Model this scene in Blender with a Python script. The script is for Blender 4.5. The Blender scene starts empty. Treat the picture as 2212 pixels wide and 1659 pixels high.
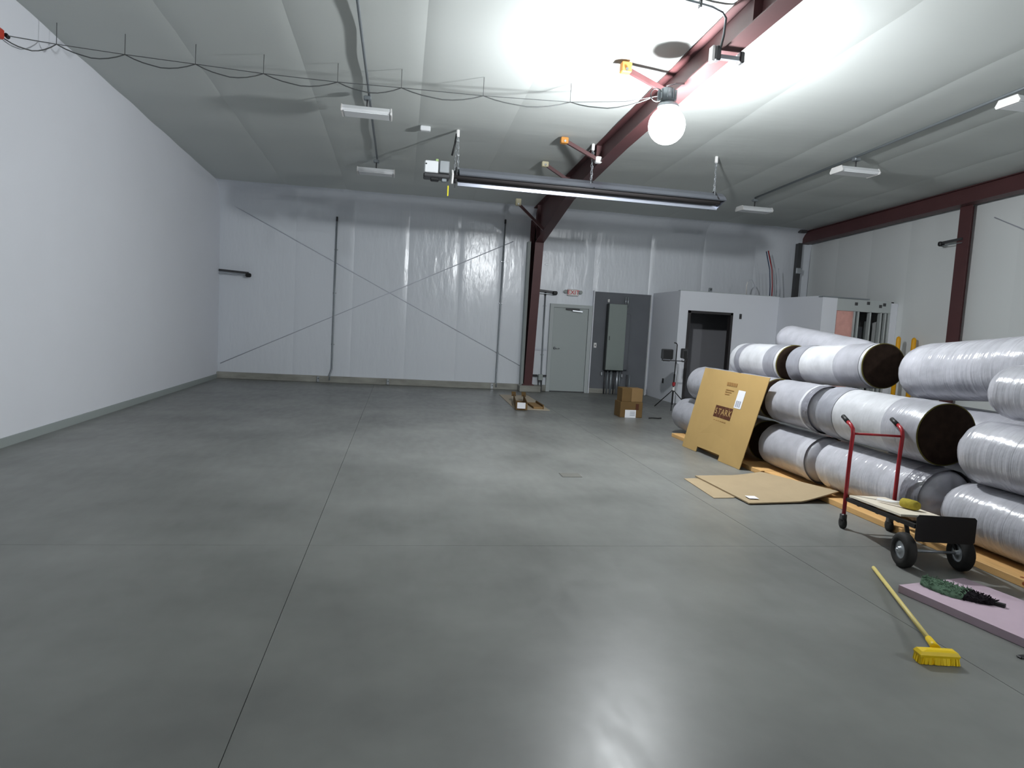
import bpy, math, random
from mathutils import Vector, Matrix, noise
C = bpy.context.scene.collection
SC = bpy.context.scene
random.seed(7)
PI = math.pi

# ------------------------------------------------------------------ camera
PITCH, ROLL, YAW, FPX = -0.0868706510, 0.0560882238, 0.165544139, 1473.557
cy, sy = math.cos(YAW), math.sin(YAW)
fwd = Vector((sy, cy, 0)); right = Vector((cy, -sy, 0)); up = Vector((0, 0, 1))
f2 = fwd * math.cos(PITCH) + up * math.sin(PITCH)
u2 = up * math.cos(PITCH) - fwd * math.sin(PITCH)
r3 = right * math.cos(ROLL) + u2 * math.sin(ROLL)
u3 = u2 * math.cos(ROLL) - right * math.sin(ROLL)
cd = bpy.data.cameras.new('camera'); cam = bpy.data.objects.new('camera', cd); C.objects.link(cam)
cam.matrix_world = Matrix(((r3.x, u3.x, -f2.x, 0), (r3.y, u3.y, -f2.y, 0), (r3.z, u3.z, -f2.z, 1.60), (0, 0, 0, 1)))
cd.sensor_fit = 'HORIZONTAL'; cd.sensor_width = 36.0; cd.lens = FPX / 2212 * 36.0
cd.clip_start = 0.05; cd.clip_end = 200
SC.camera = cam

# ------------------------------------------------------------------ light, exposure
LAMP_STRENGTH = 2600.0        # radiance of the bare bulb inside the glass globe
REAR_FILL = 2300.0             # unseen fill lamp added behind the camera to brighten the right bay
w = bpy.data.worlds.new('world'); SC.world = w; w.use_nodes = True
w.node_tree.nodes['Background'].inputs[0].default_value = (0.02, 0.022, 0.025, 1)
w.node_tree.nodes['Background'].inputs[1].default_value = 0.2
SC.view_settings.view_transform = 'Standard'
SC.view_settings.look = 'None'
SC.view_settings.exposure = 0.0
SC.view_settings.gamma = 1.0
SC.view_settings.use_curve_mapping = False
SC.cycles.max_bounces = 10
SC.cycles.diffuse_bounces = 6
SC.cycles.glossy_bounces = 4
SC.cycles.use_denoising = True
SC.cycles.sample_clamp_indirect = 6.0
SC.cycles.caustics_reflective = False
SC.cycles.caustics_refractive = False

# ------------------------------------------------------------------ materials
def lin(c):
    c /= 255.0
    return c / 12.92 if c <= 0.04045 else ((c + 0.055) / 1.055) ** 2.4
def col(r, g, b): return (lin(r), lin(g), lin(b), 1)

def mat(name, c, rough=0.6, spec=0.5, metal=0.0, var=0.0, vscale=3.0, bump=0.0, bscale=20.0, stretch=(1, 1, 1), emit=0.0, tint=None):
    m = bpy.data.materials.new(name); m.use_nodes = True
    nt = m.node_tree; p = nt.nodes['Principled BSDF']
    p.inputs['Base Color'].default_value = c
    p.inputs['Roughness'].default_value = rough
    p.inputs['Specular IOR Level'].default_value = spec
    p.inputs['Metallic'].default_value = metal
    if emit:
        p.inputs['Emission Color'].default_value = tint or c
        p.inputs['Emission Strength'].default_value = emit
    if var or bump:
        tc = nt.nodes.new('ShaderNodeTexCoord'); mp = nt.nodes.new('ShaderNodeMapping')
        mp.inputs['Scale'].default_value = stretch
        nt.links.new(tc.outputs['Object'], mp.inputs['Vector'])
    if var:
        n = nt.nodes.new('ShaderNodeTexNoise'); n.inputs['Scale'].default_value = vscale
        n.inputs['Detail'].default_value = 5; n.inputs['Roughness'].default_value = 0.55
        nt.links.new(mp.outputs[0], n.inputs['Vector'])
        r = nt.nodes.new('ShaderNodeMapRange'); r.inputs['From Min'].default_value = 0.25; r.inputs['From Max'].default_value = 0.75
        r.inputs['To Min'].default_value = 1 - var; r.inputs['To Max'].default_value = 1 + var
        nt.links.new(n.outputs['Fac'], r.inputs['Value'])
        mx = nt.nodes.new('ShaderNodeMix'); mx.data_type = 'RGBA'; mx.blend_type = 'MULTIPLY'; mx.inputs['Factor'].default_value = 1
        mx.inputs['A'].default_value = c
        nt.links.new(r.outputs[0], mx.inputs['B']); nt.links.new(mx.outputs['Result'], p.inputs['Base Color'])
    if bump:
        n2 = nt.nodes.new('ShaderNodeTexNoise'); n2.inputs['Scale'].default_value = bscale; n2.inputs['Detail'].default_value = 3
        nt.links.new(mp.outputs[0], n2.inputs['Vector'])
        b = nt.nodes.new('ShaderNodeBump'); b.inputs['Strength'].default_value = 1.0; b.inputs['Distance'].default_value = bump
        nt.links.new(n2.outputs['Fac'], b.inputs['Height']); nt.links.new(b.outputs[0], p.inputs['Normal'])
    return m

M = {}
M['concrete'] = mat('concrete', col(119, 120, 117), 0.36, 0.17, var=0.3, vscale=0.8, bump=0.0012, bscale=2.2)
nt_ = M['concrete'].node_tree                      # trowel marks: the polish varies from spot to spot
tc_ = nt_.nodes.new('ShaderNodeTexCoord'); mp_n = nt_.nodes.new('ShaderNodeMapping'); mp_n.inputs['Scale'].default_value = (7, 2.2, 1)
nz_ = nt_.nodes.new('ShaderNodeTexNoise'); nz_.inputs['Scale'].default_value = 1.4; nz_.inputs['Detail'].default_value = 2
mr_ = nt_.nodes.new('ShaderNodeMapRange'); mr_.inputs['From Min'].default_value = .35; mr_.inputs['From Max'].default_value = .65
mr_.inputs['To Min'].default_value = .325; mr_.inputs['To Max'].default_value = .375
nt_.links.new(tc_.outputs['Object'], mp_n.inputs['Vector']); nt_.links.new(mp_n.outputs[0], nz_.inputs['Vector'])
nt_.links.new(nz_.outputs['Fac'], mr_.inputs['Value']); nt_.links.new(mr_.outputs[0], nt_.nodes['Principled BSDF'].inputs['Roughness'])
M['joint'] = mat('joint_dark', col(96, 92, 86), 0.9, 0.1)
M['curb'] = mat('curb_concrete', col(150, 149, 142), 0.85, 0.2, var=0.35, vscale=1.6, stretch=(1, 1, 3))
M['drywall'] = mat('painted_drywall', col(222, 224, 230), 0.75, 0.25, var=0.02, vscale=0.8)
M['vinyl_ceiling'] = mat('vinyl_ceiling', col(202, 206, 203), 0.7, 0.15, bump=0.012, bscale=1.3, stretch=(0.5, 1.6, 1))
M['vinyl_wall'] = mat('vinyl_wall', col(219, 223, 229), 0.22, 0.5, bump=0.010, bscale=2.2, stretch=(3.2, 1, 0.9))
M['vinyl_side'] = mat('vinyl_side_wall', col(228, 231, 230), 0.45, 0.4, bump=0.006, bscale=1.5, stretch=(1, 1.6, 0.5))
M['crease'] = mat('brace_under_liner', col(200, 203, 212), 0.5, 0.3)
M['oxide'] = mat('red_oxide_steel', col(86, 54, 55), 0.5, 0.4, var=0.12, vscale=2)
M['dark_steel'] = mat('dark_steel', col(62, 62, 64), 0.45, 0.5)
M['galv'] = mat('galvanised_steel', col(176, 180, 184), 0.35, 0.5, 0.75)
M['zinc'] = mat('zinc_stud', col(186, 191, 190), 0.45, 0.4, 0.2)
M['conduit'] = mat('conduit_steel', col(140, 146, 150), 0.4, 0.5, 0.5)
M['alu'] = mat('aluminium_reflector', col(165, 169, 180), 0.38, 0.5, 0.75)
M['white_metal'] = mat('white_metal', col(226, 228, 230), 0.4, 0.4)
M['lens'] = mat('frosted_lens', col(236, 238, 240), 0.35, 0.4)
M['grey_paint'] = mat('grey_paint', col(150, 157, 155), 0.5, 0.4)
M['door_paint'] = mat('door_paint', col(166, 173, 172), 0.5, 0.4)
M['frame_paint'] = mat('frame_paint', col(176, 182, 182), 0.5, 0.4)
M['grey_board'] = mat('dark_grey_board', col(106, 109, 114), 0.7, 0.25, var=0.06, vscale=2)
M['cabinet'] = mat('cabinet_enamel', col(134, 143, 139), 0.45, 0.4)
M['cabinet_side'] = mat('cabinet_edge', col(70, 74, 74), 0.5, 0.3)
M['chrome'] = mat('chrome', col(220, 222, 224), 0.15, 0.5, 1.0)
M['black'] = mat('black_plastic', col(26, 26, 27), 0.5, 0.4)
M['rubber'] = mat('rubber', col(38, 37, 36), 0.75, 0.3)
M['black_steel'] = mat('black_steel', col(20, 19, 19), 0.55, 0.35)
M['brown_frame'] = mat('dark_bronze_frame', col(50, 47, 48), 0.5, 0.35)
M['inner'] = mat('bare_board', col(150, 150, 154), 0.85, 0.1)
M['inner_dark'] = mat('dark_store_lining', col(34, 32, 34), 0.9, 0.1)  # near black: the shade of the unlit interior is painted in
M['red'] = mat('red_enamel', col(158, 28, 38), 0.35, 0.5)
M['red_plastic'] = mat('red_plastic', col(190, 60, 40), 0.5, 0.4)
M['exit_red'] = mat('exit_letters', col(205, 30, 45), 0.5, 0.3)
M['white_plastic'] = mat('white_plastic', col(232, 230, 228), 0.45, 0.4)
M['yellow'] = mat('yellow_plastic', col(232, 196, 20), 0.45, 0.4, var=0.06, vscale=9)
M['yellow_wood'] = mat('pale_yellow_handle', col(214, 196, 120), 0.5, 0.4)
M['bollard'] = mat('bollard_yellow', col(236, 170, 20), 0.5, 0.4)
M['orange'] = mat('orange_primer', col(200, 138, 66), 0.6, 0.35)
M['brass'] = mat('pale_bracket', col(200, 192, 160), 0.5, 0.4)
M['card'] = mat('cardboard', col(180, 150, 98), 0.85, 0.15, var=0.05, vscale=2.5)
M['card_flat'] = mat('cardboard_flat', col(164, 146, 118), 0.85, 0.15, var=0.05, vscale=3)
M['card_dark'] = mat('cardboard_dark', col(110, 87, 56), 0.85, 0.15, var=0.06, vscale=4)
M['card_edge'] = mat('cardboard_top', col(140, 113, 78), 0.85, 0.15)
M['print'] = mat('brown_print', col(84, 52, 40), 0.8, 0.1)
M['print_faint'] = mat('faint_print', col(150, 112, 68), 0.85, 0.1)
M['paper'] = mat('white_label', col(232, 232, 236), 0.7, 0.2)
M['paper_grey'] = mat('label_print', col(168, 170, 180), 0.7, 0.2)
M['pine'] = mat('pine_lumber', col(214, 170, 112), 0.7, 0.25, var=0.14, vscale=5, stretch=(6, 0.6, 6))
M['pine_knot'] = mat('pine_knot', col(150, 84, 48), 0.7, 0.2)
M['board_white'] = mat('pale_board', col(224, 214, 196), 0.7, 0.2, var=0.05, vscale=6)
M['pink_foam'] = mat('pink_foam', col(186, 166, 178), 0.8, 0.15, var=0.04, vscale=7)
M['pink_batt'] = mat('pink_batt', col(222, 168, 158), 0.95, 0.05, var=0.1, vscale=5, bump=0.02, bscale=12)
M['mop_green'] = mat('mop_green', col(84, 106, 88), 0.95, 0.05, var=0.25, vscale=18)
M['mop_dark'] = mat('mop_dark', col(34, 30, 34), 0.95, 0.05)
M['olive'] = mat('olive_bristle', col(168, 152, 62), 0.85, 0.1, var=0.2, vscale=30)
M['pale_sheet'] = mat('pale_sheet', col(178, 166, 148), 0.7, 0.2)
M['floor_patch'] = mat('floor_patch', col(104, 103, 98), 0.6, 0.3)
M['blue_pipe'] = mat('blue_pipe', col(70, 84, 110), 0.4, 0.4)
M['fiber'] = mat('fibreglass_end', col(44, 34, 28), 0.95, 0.05, var=0.3, vscale=14)  # very dark: the shade on the roll ends is put into the colour
M['fiber_yellow'] = mat('fibreglass_rim', col(104, 98, 56), 0.95, 0.05)
M['tag_yellow'] = mat('yellow_tag', col(226, 214, 40), 0.5, 0.3)
M['tag_green'] = mat('green_tag', col(170, 196, 130), 0.5, 0.3)
M['bulb'] = mat('lit_bulb', (1, 1, 1, 1), 0.4, 0.3, emit=LAMP_STRENGTH, tint=(0.93, 0.97, 1.0, 1))
M['rear_bulb'] = mat('lit_bulb_rear', (1, 1, 1, 1), 0.4, 0.3, emit=REAR_FILL, tint=(0.93, 0.97, 1.0, 1))
def glow_glass(name):
    """thin hazy glass: lets the bulb's light through and glows a little itself"""
    m = bpy.data.materials.new(name); m.use_nodes = True; nt = m.node_tree; nt.nodes.clear()
    o = nt.nodes.new('ShaderNodeOutputMaterial'); mx = nt.nodes.new('ShaderNodeMixShader'); mx.inputs[0].default_value = 0.12
    tr = nt.nodes.new('ShaderNodeBsdfTransparent'); em = nt.nodes.new('ShaderNodeEmission'); em.inputs[1].default_value = 22
    nt.links.new(tr.outputs[0], mx.inputs[1]); nt.links.new(em.outputs[0], mx.inputs[2]); nt.links.new(mx.outputs[0], o.inputs[0])
    return m
M['globe'] = glow_glass('hazy_glass')  # glare around the bulb, made as a glowing shell
M['heat_tube'] = mat('heater_tube', col(70, 66, 66), 0.5, 0.4)
M['cord'] = mat('black_cord', col(84, 86, 86), 0.6, 0.3)

def roll_mat(name, c, rough, ripple, freq, band=0.0):
    """silver-white insulation facing: shiny vinyl with fine ripples round the roll"""
    m = bpy.data.materials.new(name); m.use_nodes = True
    nt = m.node_tree; p = nt.nodes['Principled BSDF']
    p.inputs['Roughness'].default_value = rough; p.inputs['Specular IOR Level'].default_value = 0.6
    p.inputs['Metallic'].default_value = 0.0
    tc = nt.nodes.new('ShaderNodeTexCoord')
    mp = nt.nodes.new('ShaderNodeMapping'); mp.inputs['Scale'].default_value = (1.2, freq, 1.2)
    nt.links.new(tc.outputs['Object'], mp.inputs['Vector'])
    n = nt.nodes.new('ShaderNodeTexNoise'); n.inputs['Scale'].default_value = 1.0; n.inputs['Detail'].default_value = 3
    nt.links.new(mp.outputs[0], n.inputs['Vector'])
    n3 = nt.nodes.new('ShaderNodeTexNoise'); n3.inputs['Scale'].default_value = 5.0; n3.inputs['Detail'].default_value = 3
    nt.links.new(tc.outputs['Object'], n3.inputs['Vector'])
    ad = nt.nodes.new('ShaderNodeMath'); ad.operation = 'MULTIPLY_ADD'; ad.inputs[1].default_value = 1.6
    nt.links.new(n3.outputs['Fac'], ad.inputs[0]); nt.links.new(n.outputs['Fac'], ad.inputs[2])
    b = nt.nodes.new('ShaderNodeBump'); b.inputs['Distance'].default_value = ripple
    nt.links.new(ad.outputs[0], b.inputs['Height']); nt.links.new(b.outputs[0], p.inputs['Normal'])
    rp = nt.nodes.new('ShaderNodeMapRange'); rp.inputs['From Min'].default_value = 0.3; rp.inputs['From Max'].default_value = 0.7
    rp.inputs['To Min'].default_value = 0.8; rp.inputs['To Max'].default_value = 1.1
    nt.links.new(n3.outputs['Fac'], rp.inputs['Value'])
    mx = nt.nodes.new('ShaderNodeMix'); mx.data_type = 'RGBA'; mx.blend_type = 'MULTIPLY'; mx.inputs['Factor'].default_value = 1
    mx.inputs['A'].default_value = c
    nt.links.new(rp.outputs[0], mx.inputs['B']); nt.links.new(mx.outputs['Result'], p.inputs['Base Color'])
    return m
M['facing'] = roll_mat('silver_facing', col(168, 168, 175), 0.3, 0.006, 26)
M['facing_white'] = roll_mat('white_facing', col(200, 201, 205), 0.36, 0.005, 20)
M['facing_grey'] = roll_mat('grey_facing', col(146, 147, 155), 0.34, 0.006, 24)
M['wrap'] = roll_mat('grey_wrap', col(190, 190, 197), 0.20, 0.008, 30)
M['wrap_dark'] = roll_mat('gathered_wrap', col(124, 124, 132), 0.3, 0.03, 10)

# ------------------------------------------------------------------ mesh helpers
class MB:
    def __init__(s): s.v = []; s.f = []; s.sm = []
    def add(s, vs, fs, smooth=False):
        b = len(s.v); s.v += [tuple(x) for x in vs]
        for f in fs: s.f.append([i + b for i in f]); s.sm.append(smooth)
        return s
    def box(s, x0, x1, y0, y1, z0, z1):
        vs = [(x, y, z) for x in (x0, x1) for y in (y0, y1) for z in (z0, z1)]
        return s.add(vs, [(0, 1, 3, 2), (4, 6, 7, 5), (0, 4, 5, 1), (2, 3, 7, 6), (0, 2, 6, 4), (1, 5, 7, 3)])
    def bbox(s, x0, x1, y0, y1, z0, z1, b=0.01):
        """box with its edges chamfered"""
        b = min(b, (x1 - x0) * .45, (y1 - y0) * .45, (z1 - z0) * .45)
        prof = [(x0 + b, y0), (x1 - b, y0), (x1, y0 + b), (x1, y1 - b), (x1 - b, y1), (x0 + b, y1), (x0, y1 - b), (x0, y0 + b)]
        cx, cyy = (x0 + x1) / 2, (y0 + y1) / 2
        def shrink(p): return (cx + (p[0] - cx) * (1 - b / max(x1 - cx, 1e-6)), cyy + (p[1] - cyy) * (1 - b / max(y1 - cyy, 1e-6)))
        inn = [shrink(p) for p in prof]
        rings = [[(x, y, z0) for x, y in inn], [(x, y, z0 + b) for x, y in prof], [(x, y, z1 - b) for x, y in prof], [(x, y, z1) for x, y in inn]]
        return s.rings(rings, True, False)
    def rings(s, rings, caps=True, smooth=True, closed=True):
        n = len(rings[0]); vs = [p for r in rings for p in r]; fs = []
        for k in range(len(rings) - 1):
            for i in range(n if closed else n - 1):
                j = (i + 1) % n
                fs.append((k * n + i, k * n + j, (k + 1) * n + j, (k + 1) * n + i))
        s.add(vs, fs, smooth)
        if caps:
            b = len(s.v) - len(vs)
            s.f.append([b + i for i in range(n)][::-1]); s.sm.append(False)
            s.f.append([b + (len(rings) - 1) * n + i for i in range(n)]); s.sm.append(False)
        return s
    def tube(s, pts, r, n=8, caps=True):
        pts = [Vector(p) for p in pts]; rings = []; prev = None
        for i, p in enumerate(pts):
            a = pts[max(i - 1, 0)]; b = pts[min(i + 1, len(pts) - 1)]
            d = (b - a).normalized()
            if prev is None:
                x = d.cross(Vector((0, 0, 1)))
                if x.length < 1e-3: x = d.cross(Vector((0, 1, 0)))
            else: x = prev - d * prev.dot(d)
            x.normalize(); prev = x; y = d.cross(x)
            rr = r[i] if isinstance(r, (list, tuple)) else r
            rings.append([p + (x * math.cos(t) + y * math.sin(t)) * rr for t in [2 * PI * k / n for k in range(n)]])
        return s.rings(rings, caps)
    def lathe(s, c, prof, axis=(0, 0, 1), n=24, caps=True):
        """prof: (radius, height along axis)"""
        d = Vector(axis).normalized(); x = d.cross(Vector((0, 0, 1)))
        if x.length < 1e-3: x = Vector((1, 0, 0))
        x.normalize(); y = d.cross(x); c = Vector(c)
        rings = [[c + d * h + (x * math.cos(t) + y * math.sin(t)) * r for t in [2 * PI * k / n for k in range(n)]] for r, h in prof]
        return s.rings(rings, caps)
    def prism(s, poly, axis, a, b):
        """poly: 2D points in the plane normal to axis, extruded from a to b"""
        def P(p, t):
            if axis == 'x': return (t, p[0], p[1])
            if axis == 'y': return (p[0], t, p[1])
            return (p[0], p[1], t)
        return s.rings([[P(p, a) for p in poly], [P(p, b) for p in poly]], True, False)
    def grid(s, fn, nu, nv, smooth=True):
        vs = [fn(i / nu, j / nv) for i in range(nu + 1) for j in range(nv + 1)]
        fs = [(i * (nv + 1) + j, (i + 1) * (nv + 1) + j, (i + 1) * (nv + 1) + j + 1, i * (nv + 1) + j + 1) for i in range(nu) for j in range(nv)]
        return s.add(vs, fs, smooth)
    def bar(s, a, b, wx, wz, upv=(0, 0, 1)):
        """rectangular bar between two points"""
        a, b = Vector(a), Vector(b); d = (b - a).normalized(); x = d.cross(Vector(upv))
        if x.length < 1e-3: x = d.cross(Vector((1, 0, 0)))
        x.normalize(); y = x.cross(d)
        rings = [[p + x * i * wx / 2 + y * j * wz / 2 for i, j in ((-1, -1), (1, -1), (1, 1), (-1, 1))] for p in (a, b)]
        return s.rings(rings, True, False)
    def move(s, T):
        s.v = [tuple(T @ Vector(p)) for p in s.v]; return s
    def build(s, name, m, parent=None):
        off = world_loc(parent) if parent else Vector((0, 0, 0))
        me = bpy.data.meshes.new(name)
        me.from_pydata([tuple(Vector(p) - off) for p in s.v], [], s.f)
        me.polygons.foreach_set('use_smooth', s.sm)
        me.update(); me.validate()
        import bmesh
        bm = bmesh.new(); bm.from_mesh(me); bmesh.ops.recalc_face_normals(bm, faces=bm.faces); bm.to_mesh(me); bm.free()
        me.materials.append(M[m] if isinstance(m, str) else m)
        o = bpy.data.objects.new(name, me); C.objects.link(o)
        if parent: o.parent = parent
        return o

def world_loc(o):
    v = Vector((0, 0, 0))
    while o is not None: v += o.location; o = o.parent
    return v
def tag(o, label=None, cat=None, group=None, kind=None):
    if label: o['label'] = label
    if cat: o['category'] = cat
    if group: o['group'] = group
    if kind: o['kind'] = kind
    return o
def thing(name, label, cat, loc, group=None):
    o = bpy.data.objects.new(name, None); o.empty_display_size = 0.1; C.objects.link(o); o.location = loc
    return tag(o, label, cat, group)
def struct(name, mb, m, label, parent=None):
    o = mb.build(name, m, parent)
    return tag(o, label, name.split('_')[0], kind='structure')
def copy_tree(o, parent=None):
    c = o.copy(); C.objects.link(c); c.parent = parent
    for ch in list(o.children): copy_tree(ch, c)
    return c
def text(name, s, m, parent, size, origin, xdir, ydir, extrude=0.001):
    """flat lettering laid in the plane spanned by xdir, ydir, converted to a mesh"""
    cu = bpy.data.curves.new(name, 'FONT'); cu.body = s; cu.size = size; cu.extrude = extrude
    cu.align_x = 'CENTER'; cu.align_y = 'CENTER'
    t = bpy.data.objects.new(name, cu); C.objects.link(t)
    dg = bpy.context.evaluated_depsgraph_get(); me = bpy.data.meshes.new_from_object(t.evaluated_get(dg))
    bpy.data.objects.remove(t)
    x = Vector(xdir).normalized(); y = Vector(ydir).normalized(); z = x.cross(y)
    off = world_loc(parent); o3 = Vector(origin)
    for v in me.vertices: v.co = o3 + x * v.co.x + y * v.co.y + z * v.co.z - off
    me.materials.clear(); me.materials.append(M[m])
    o = bpy.data.objects.new(name, me); C.objects.link(o); o.parent = parent
    return o

# ------------------------------------------------------------------ room shell
XL, XR, YB, YF = -4.12, 10.45, 16.55, -7.0
def zc(y): return 4.40 + 0.036 * (YB - y)
def fbm(x, y, z=0.0): return noise.noise(Vector((x, y, z)))

# floor: a dark bed with the saw-cut slabs lying on it
fl = struct('floor', MB().box(XL - .2, XR + .2, YF - .2, YB + .2, -0.14, -0.010), 'joint', 'smooth grey concrete warehouse floor with saw-cut joints')
xs = [XL, -0.566, 2.96, 6.6, XR]; ys = [YF, 1.2, 4.762, 8.3, 12.4, YB]
ys = [YF, 1.0, 4.762, YB]
jw = 0.0018
for i in range(len(xs) - 1):
    for j in range(len(ys) - 1):
        MB().box(xs[i] + (jw if i else 0), xs[i + 1] - jw, ys[j] + (jw if j else 0), ys[j + 1] - jw * (0.6), -0.010, 0.0).build('slab', 'concrete', fl)

# ceiling: deck above, strips of white vinyl-faced insulation below it
ce = MB()
ce.prism([(YF - .2, zc(YF) + .12), (YB + .2, zc(YB) + .12), (YB + .2, zc(YB) + .2), (YF - .2, zc(YF) + .2)], 'x', XL - .2, XR + .2)
ceiling = struct('ceiling', ce, 'white_metal', 'sloping white insulated ceiling of long vinyl strips')
seams = [XL, -2.65, -1.32, 0.14, 1.52, 3.10, 4.62, 6.27, 7.75, 9.15, XR]
def strip_fn(x0, x1, k):
    def fn(u, v):
        x = x0 + (x1 - x0) * u; y = YF + (16.06 - YF) * v
        z = zc(y) - 0.008 - 0.004 * (1 - (2 * u - 1) ** 4) + 0.006 * (1 if u in (0, 1) else 0)
        z -= 0.009 * (0.5 + 0.5 * math.cos(2 * PI * (y - 7.85) / 1.43))
        z += 0.008 * fbm(x * 0.6, y * 1.1, k) + 0.003 * fbm(x * 2.0, y * 3.0, k + 5)
        return (x, y, z)
    return fn
for k in range(len(seams) - 1):
    MB().grid(strip_fn(seams[k], seams[k + 1], 0.0), 14, 150).build('insulation_strip', 'vinyl_ceiling', ceiling)

# back wall: sheathing and hanging vinyl strips that bulge out under the eave
wb = struct('wall_back', MB().box(XL - .2, XR + .2, YB + .05, YB + .25, 0, 4.6), 'drywall', 'back wall hung with glossy white vinyl insulation')
prof = [(16.55, .14), (16.55, .8), (16.55, 1.5), (16.55, 2.3), (16.55, 3.0), (16.55, 3.6), (16.545, 3.8), (16.53, 4.0), (16.50, 4.12), (16.45, 4.22), (16.37, 4.31), (16.25, 4.38), (16.1, 4.41), (16.04, 4.43)]
bs = [XL, -2.46, -1.15, 0.115, 1.33, 2.35, 3.10, 4.66, 6.1, 7.5, 8.9, XR]
def bfn(x0, x1, k):
    def fn(u, v):
        x = x0 + (x1 - x0) * u; t = v * (len(prof) - 1); i = min(int(t), len(prof) - 2); f = t - i
        y = prof[i][0] * (1 - f) + prof[i + 1][0] * f; z = prof[i][1] * (1 - f) + prof[i + 1][1] * f
        y += 0.008 * fbm(x * 1.3, z * 0.7, 3.0) - 0.014 * (1 - (2 * u - 1) ** 14) + 0.007
        pass
        return (x, y, z)
    return fn
for k in range(len(bs) - 1):
    MB().grid(bfn(bs[k], bs[k + 1], k), 22, 42).build('insulation_strip', 'vinyl_wall', wb)

struct('wall_left', MB().box(XL - .15, XL, YF, YB + .1, 0, 5.6), 'drywall', 'smooth white painted side wall on the left')
wr = struct('wall_right', MB().box(XR + .04, XR + .2, YF, YB + .1, 0, 5.6), 'drywall', 'right end wall hung with white vinyl insulation')
rs = [YF, -4, -1.5, 1, 3.5, 6.0, 8.2, 10.4, 11.75, 13.0, 14.2, 15.4, 16.55]
def rfn(y0, y1):
    def fn(u, v):
        y = y0 + (y1 - y0) * u; z = 0.1 + (zc(y) - 0.08) * v
        return (XR + 0.004 - 0.012 * (1 - (2 * u - 1) ** 4) + 0.010 * fbm(y * 1.2, z * .6, 9), y, z)
    return fn
for k in range(len(rs) - 1):
    MB().grid(rfn(rs[k], rs[k + 1]), 8, 16).build('insulation_strip', 'vinyl_side', wr)
struct('wall_front', MB().box(XL - .2, XR + .2, YF - .2, YF, 0, 5.6), 'drywall', 'white wall behind the camera')

struct('baseboard_left', MB().box(XL, XL + .02, YF, YB - .05, 0, .10), 'grey_paint', 'grey vinyl cove base along the left wall')
# concrete curb the back wall stands on
struct('baseboard_back', MB().bbox(XL, 3.60, YB - .10, YB + .04, 0, .15, .01), 'curb', 'stained concrete curb under the back wall')
struct('baseboard_right', MB().bbox(4.70, 6.2, YB - .07, YB + .04, 0, .12, .01), 'curb', 'short stained concrete curb under the dark grey board')
struct('trim_1', MB().bbox(2.88, 3.40, 16.10, 16.5, 0, .15, .01), 'curb', 'concrete pier under the red steel column')

# ------------------------------------------------------------------ steel frame
def column(name, label, x, ybase, ytop, zt, yback=16.5, w=.20):
    t = tag(thing(name, label, 'column', (x, yback - .15, .15)), kind='structure')
    # inner flange follows the taper
    MB().prism([(ybase, .15), (ybase + .014, .15), (ytop + .014, zt), (ytop, zt)], 'x', x - w / 2, x + w / 2).build('front_flange', 'oxide', t)
    MB().box(x - w / 2, x + w / 2, yback - .014, yback, .15, 4.36).build('rear_flange', 'oxide', t)
    MB().prism([(ybase + .01, .15), (yback - .01, .15), (yback - .01, zt + .5), (ytop + .01, zt)], 'x', x - .005, x + .005).build('web', 'oxide', t)
    MB().box(x - .14, x + .14, ybase - .03, yback, .15, .175).build('base_plate', 'oxide', t)
    return t
column('steel_column', 'dark red tapered steel column against the back wall left of the exit door', 3.10, 16.22, 15.78, 3.53)
MBc = MB().box(2.93, 2.995, 16.30, 16.52, .15, 3.6)  # white liner edge coloured grey to carry its shade
tag(MBc.build('trim_2', 'grey_paint'), 'white insulation edge lapped beside the red column', 'trim', kind='structure')

rb = [(15.78, 3.53), (13.1, 4.06), (11.0, 4.215), (10.0, 4.285), (7.5, 4.385), (5.0, 4.44), (0, 4.62), (YF, 4.85)]
ra = tag(thing('roof_rafter', 'long dark red I-beam rafter running under the ceiling to the column', 'beam', (3.10, 10, 4.2)), kind='structure')
top = [(y, zc(y) - .035) for y in (YF, 0, 5, 10, 16.4)]
MB().prism([(y, z + .006) for y, z in rb] + [(y, z - .01) for y, z in top] + [(16.4, 3.6), (15.85, 3.56)], 'x', 3.095, 3.105).build('web', 'oxide', ra)
MB().prism(rb + [(y, z + .013) for y, z in rb[::-1]], 'x', 3.0, 3.2).build('bottom_flange', 'oxide', ra)
MB().prism(top + [(y, z + .013) for y, z in top[::-1]], 'x', 3.0, 3.2).build('top_flange', 'oxide', ra)
for y, z0 in ((15.80, 3.6), (13.1, 4.07), (11.0, 4.23), (6.0, 4.43)):
    MB().box(3.01, 3.19, y - .005, y + .005, z0, zc(y) - .04).build('stiffener', 'oxide', ra)

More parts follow.
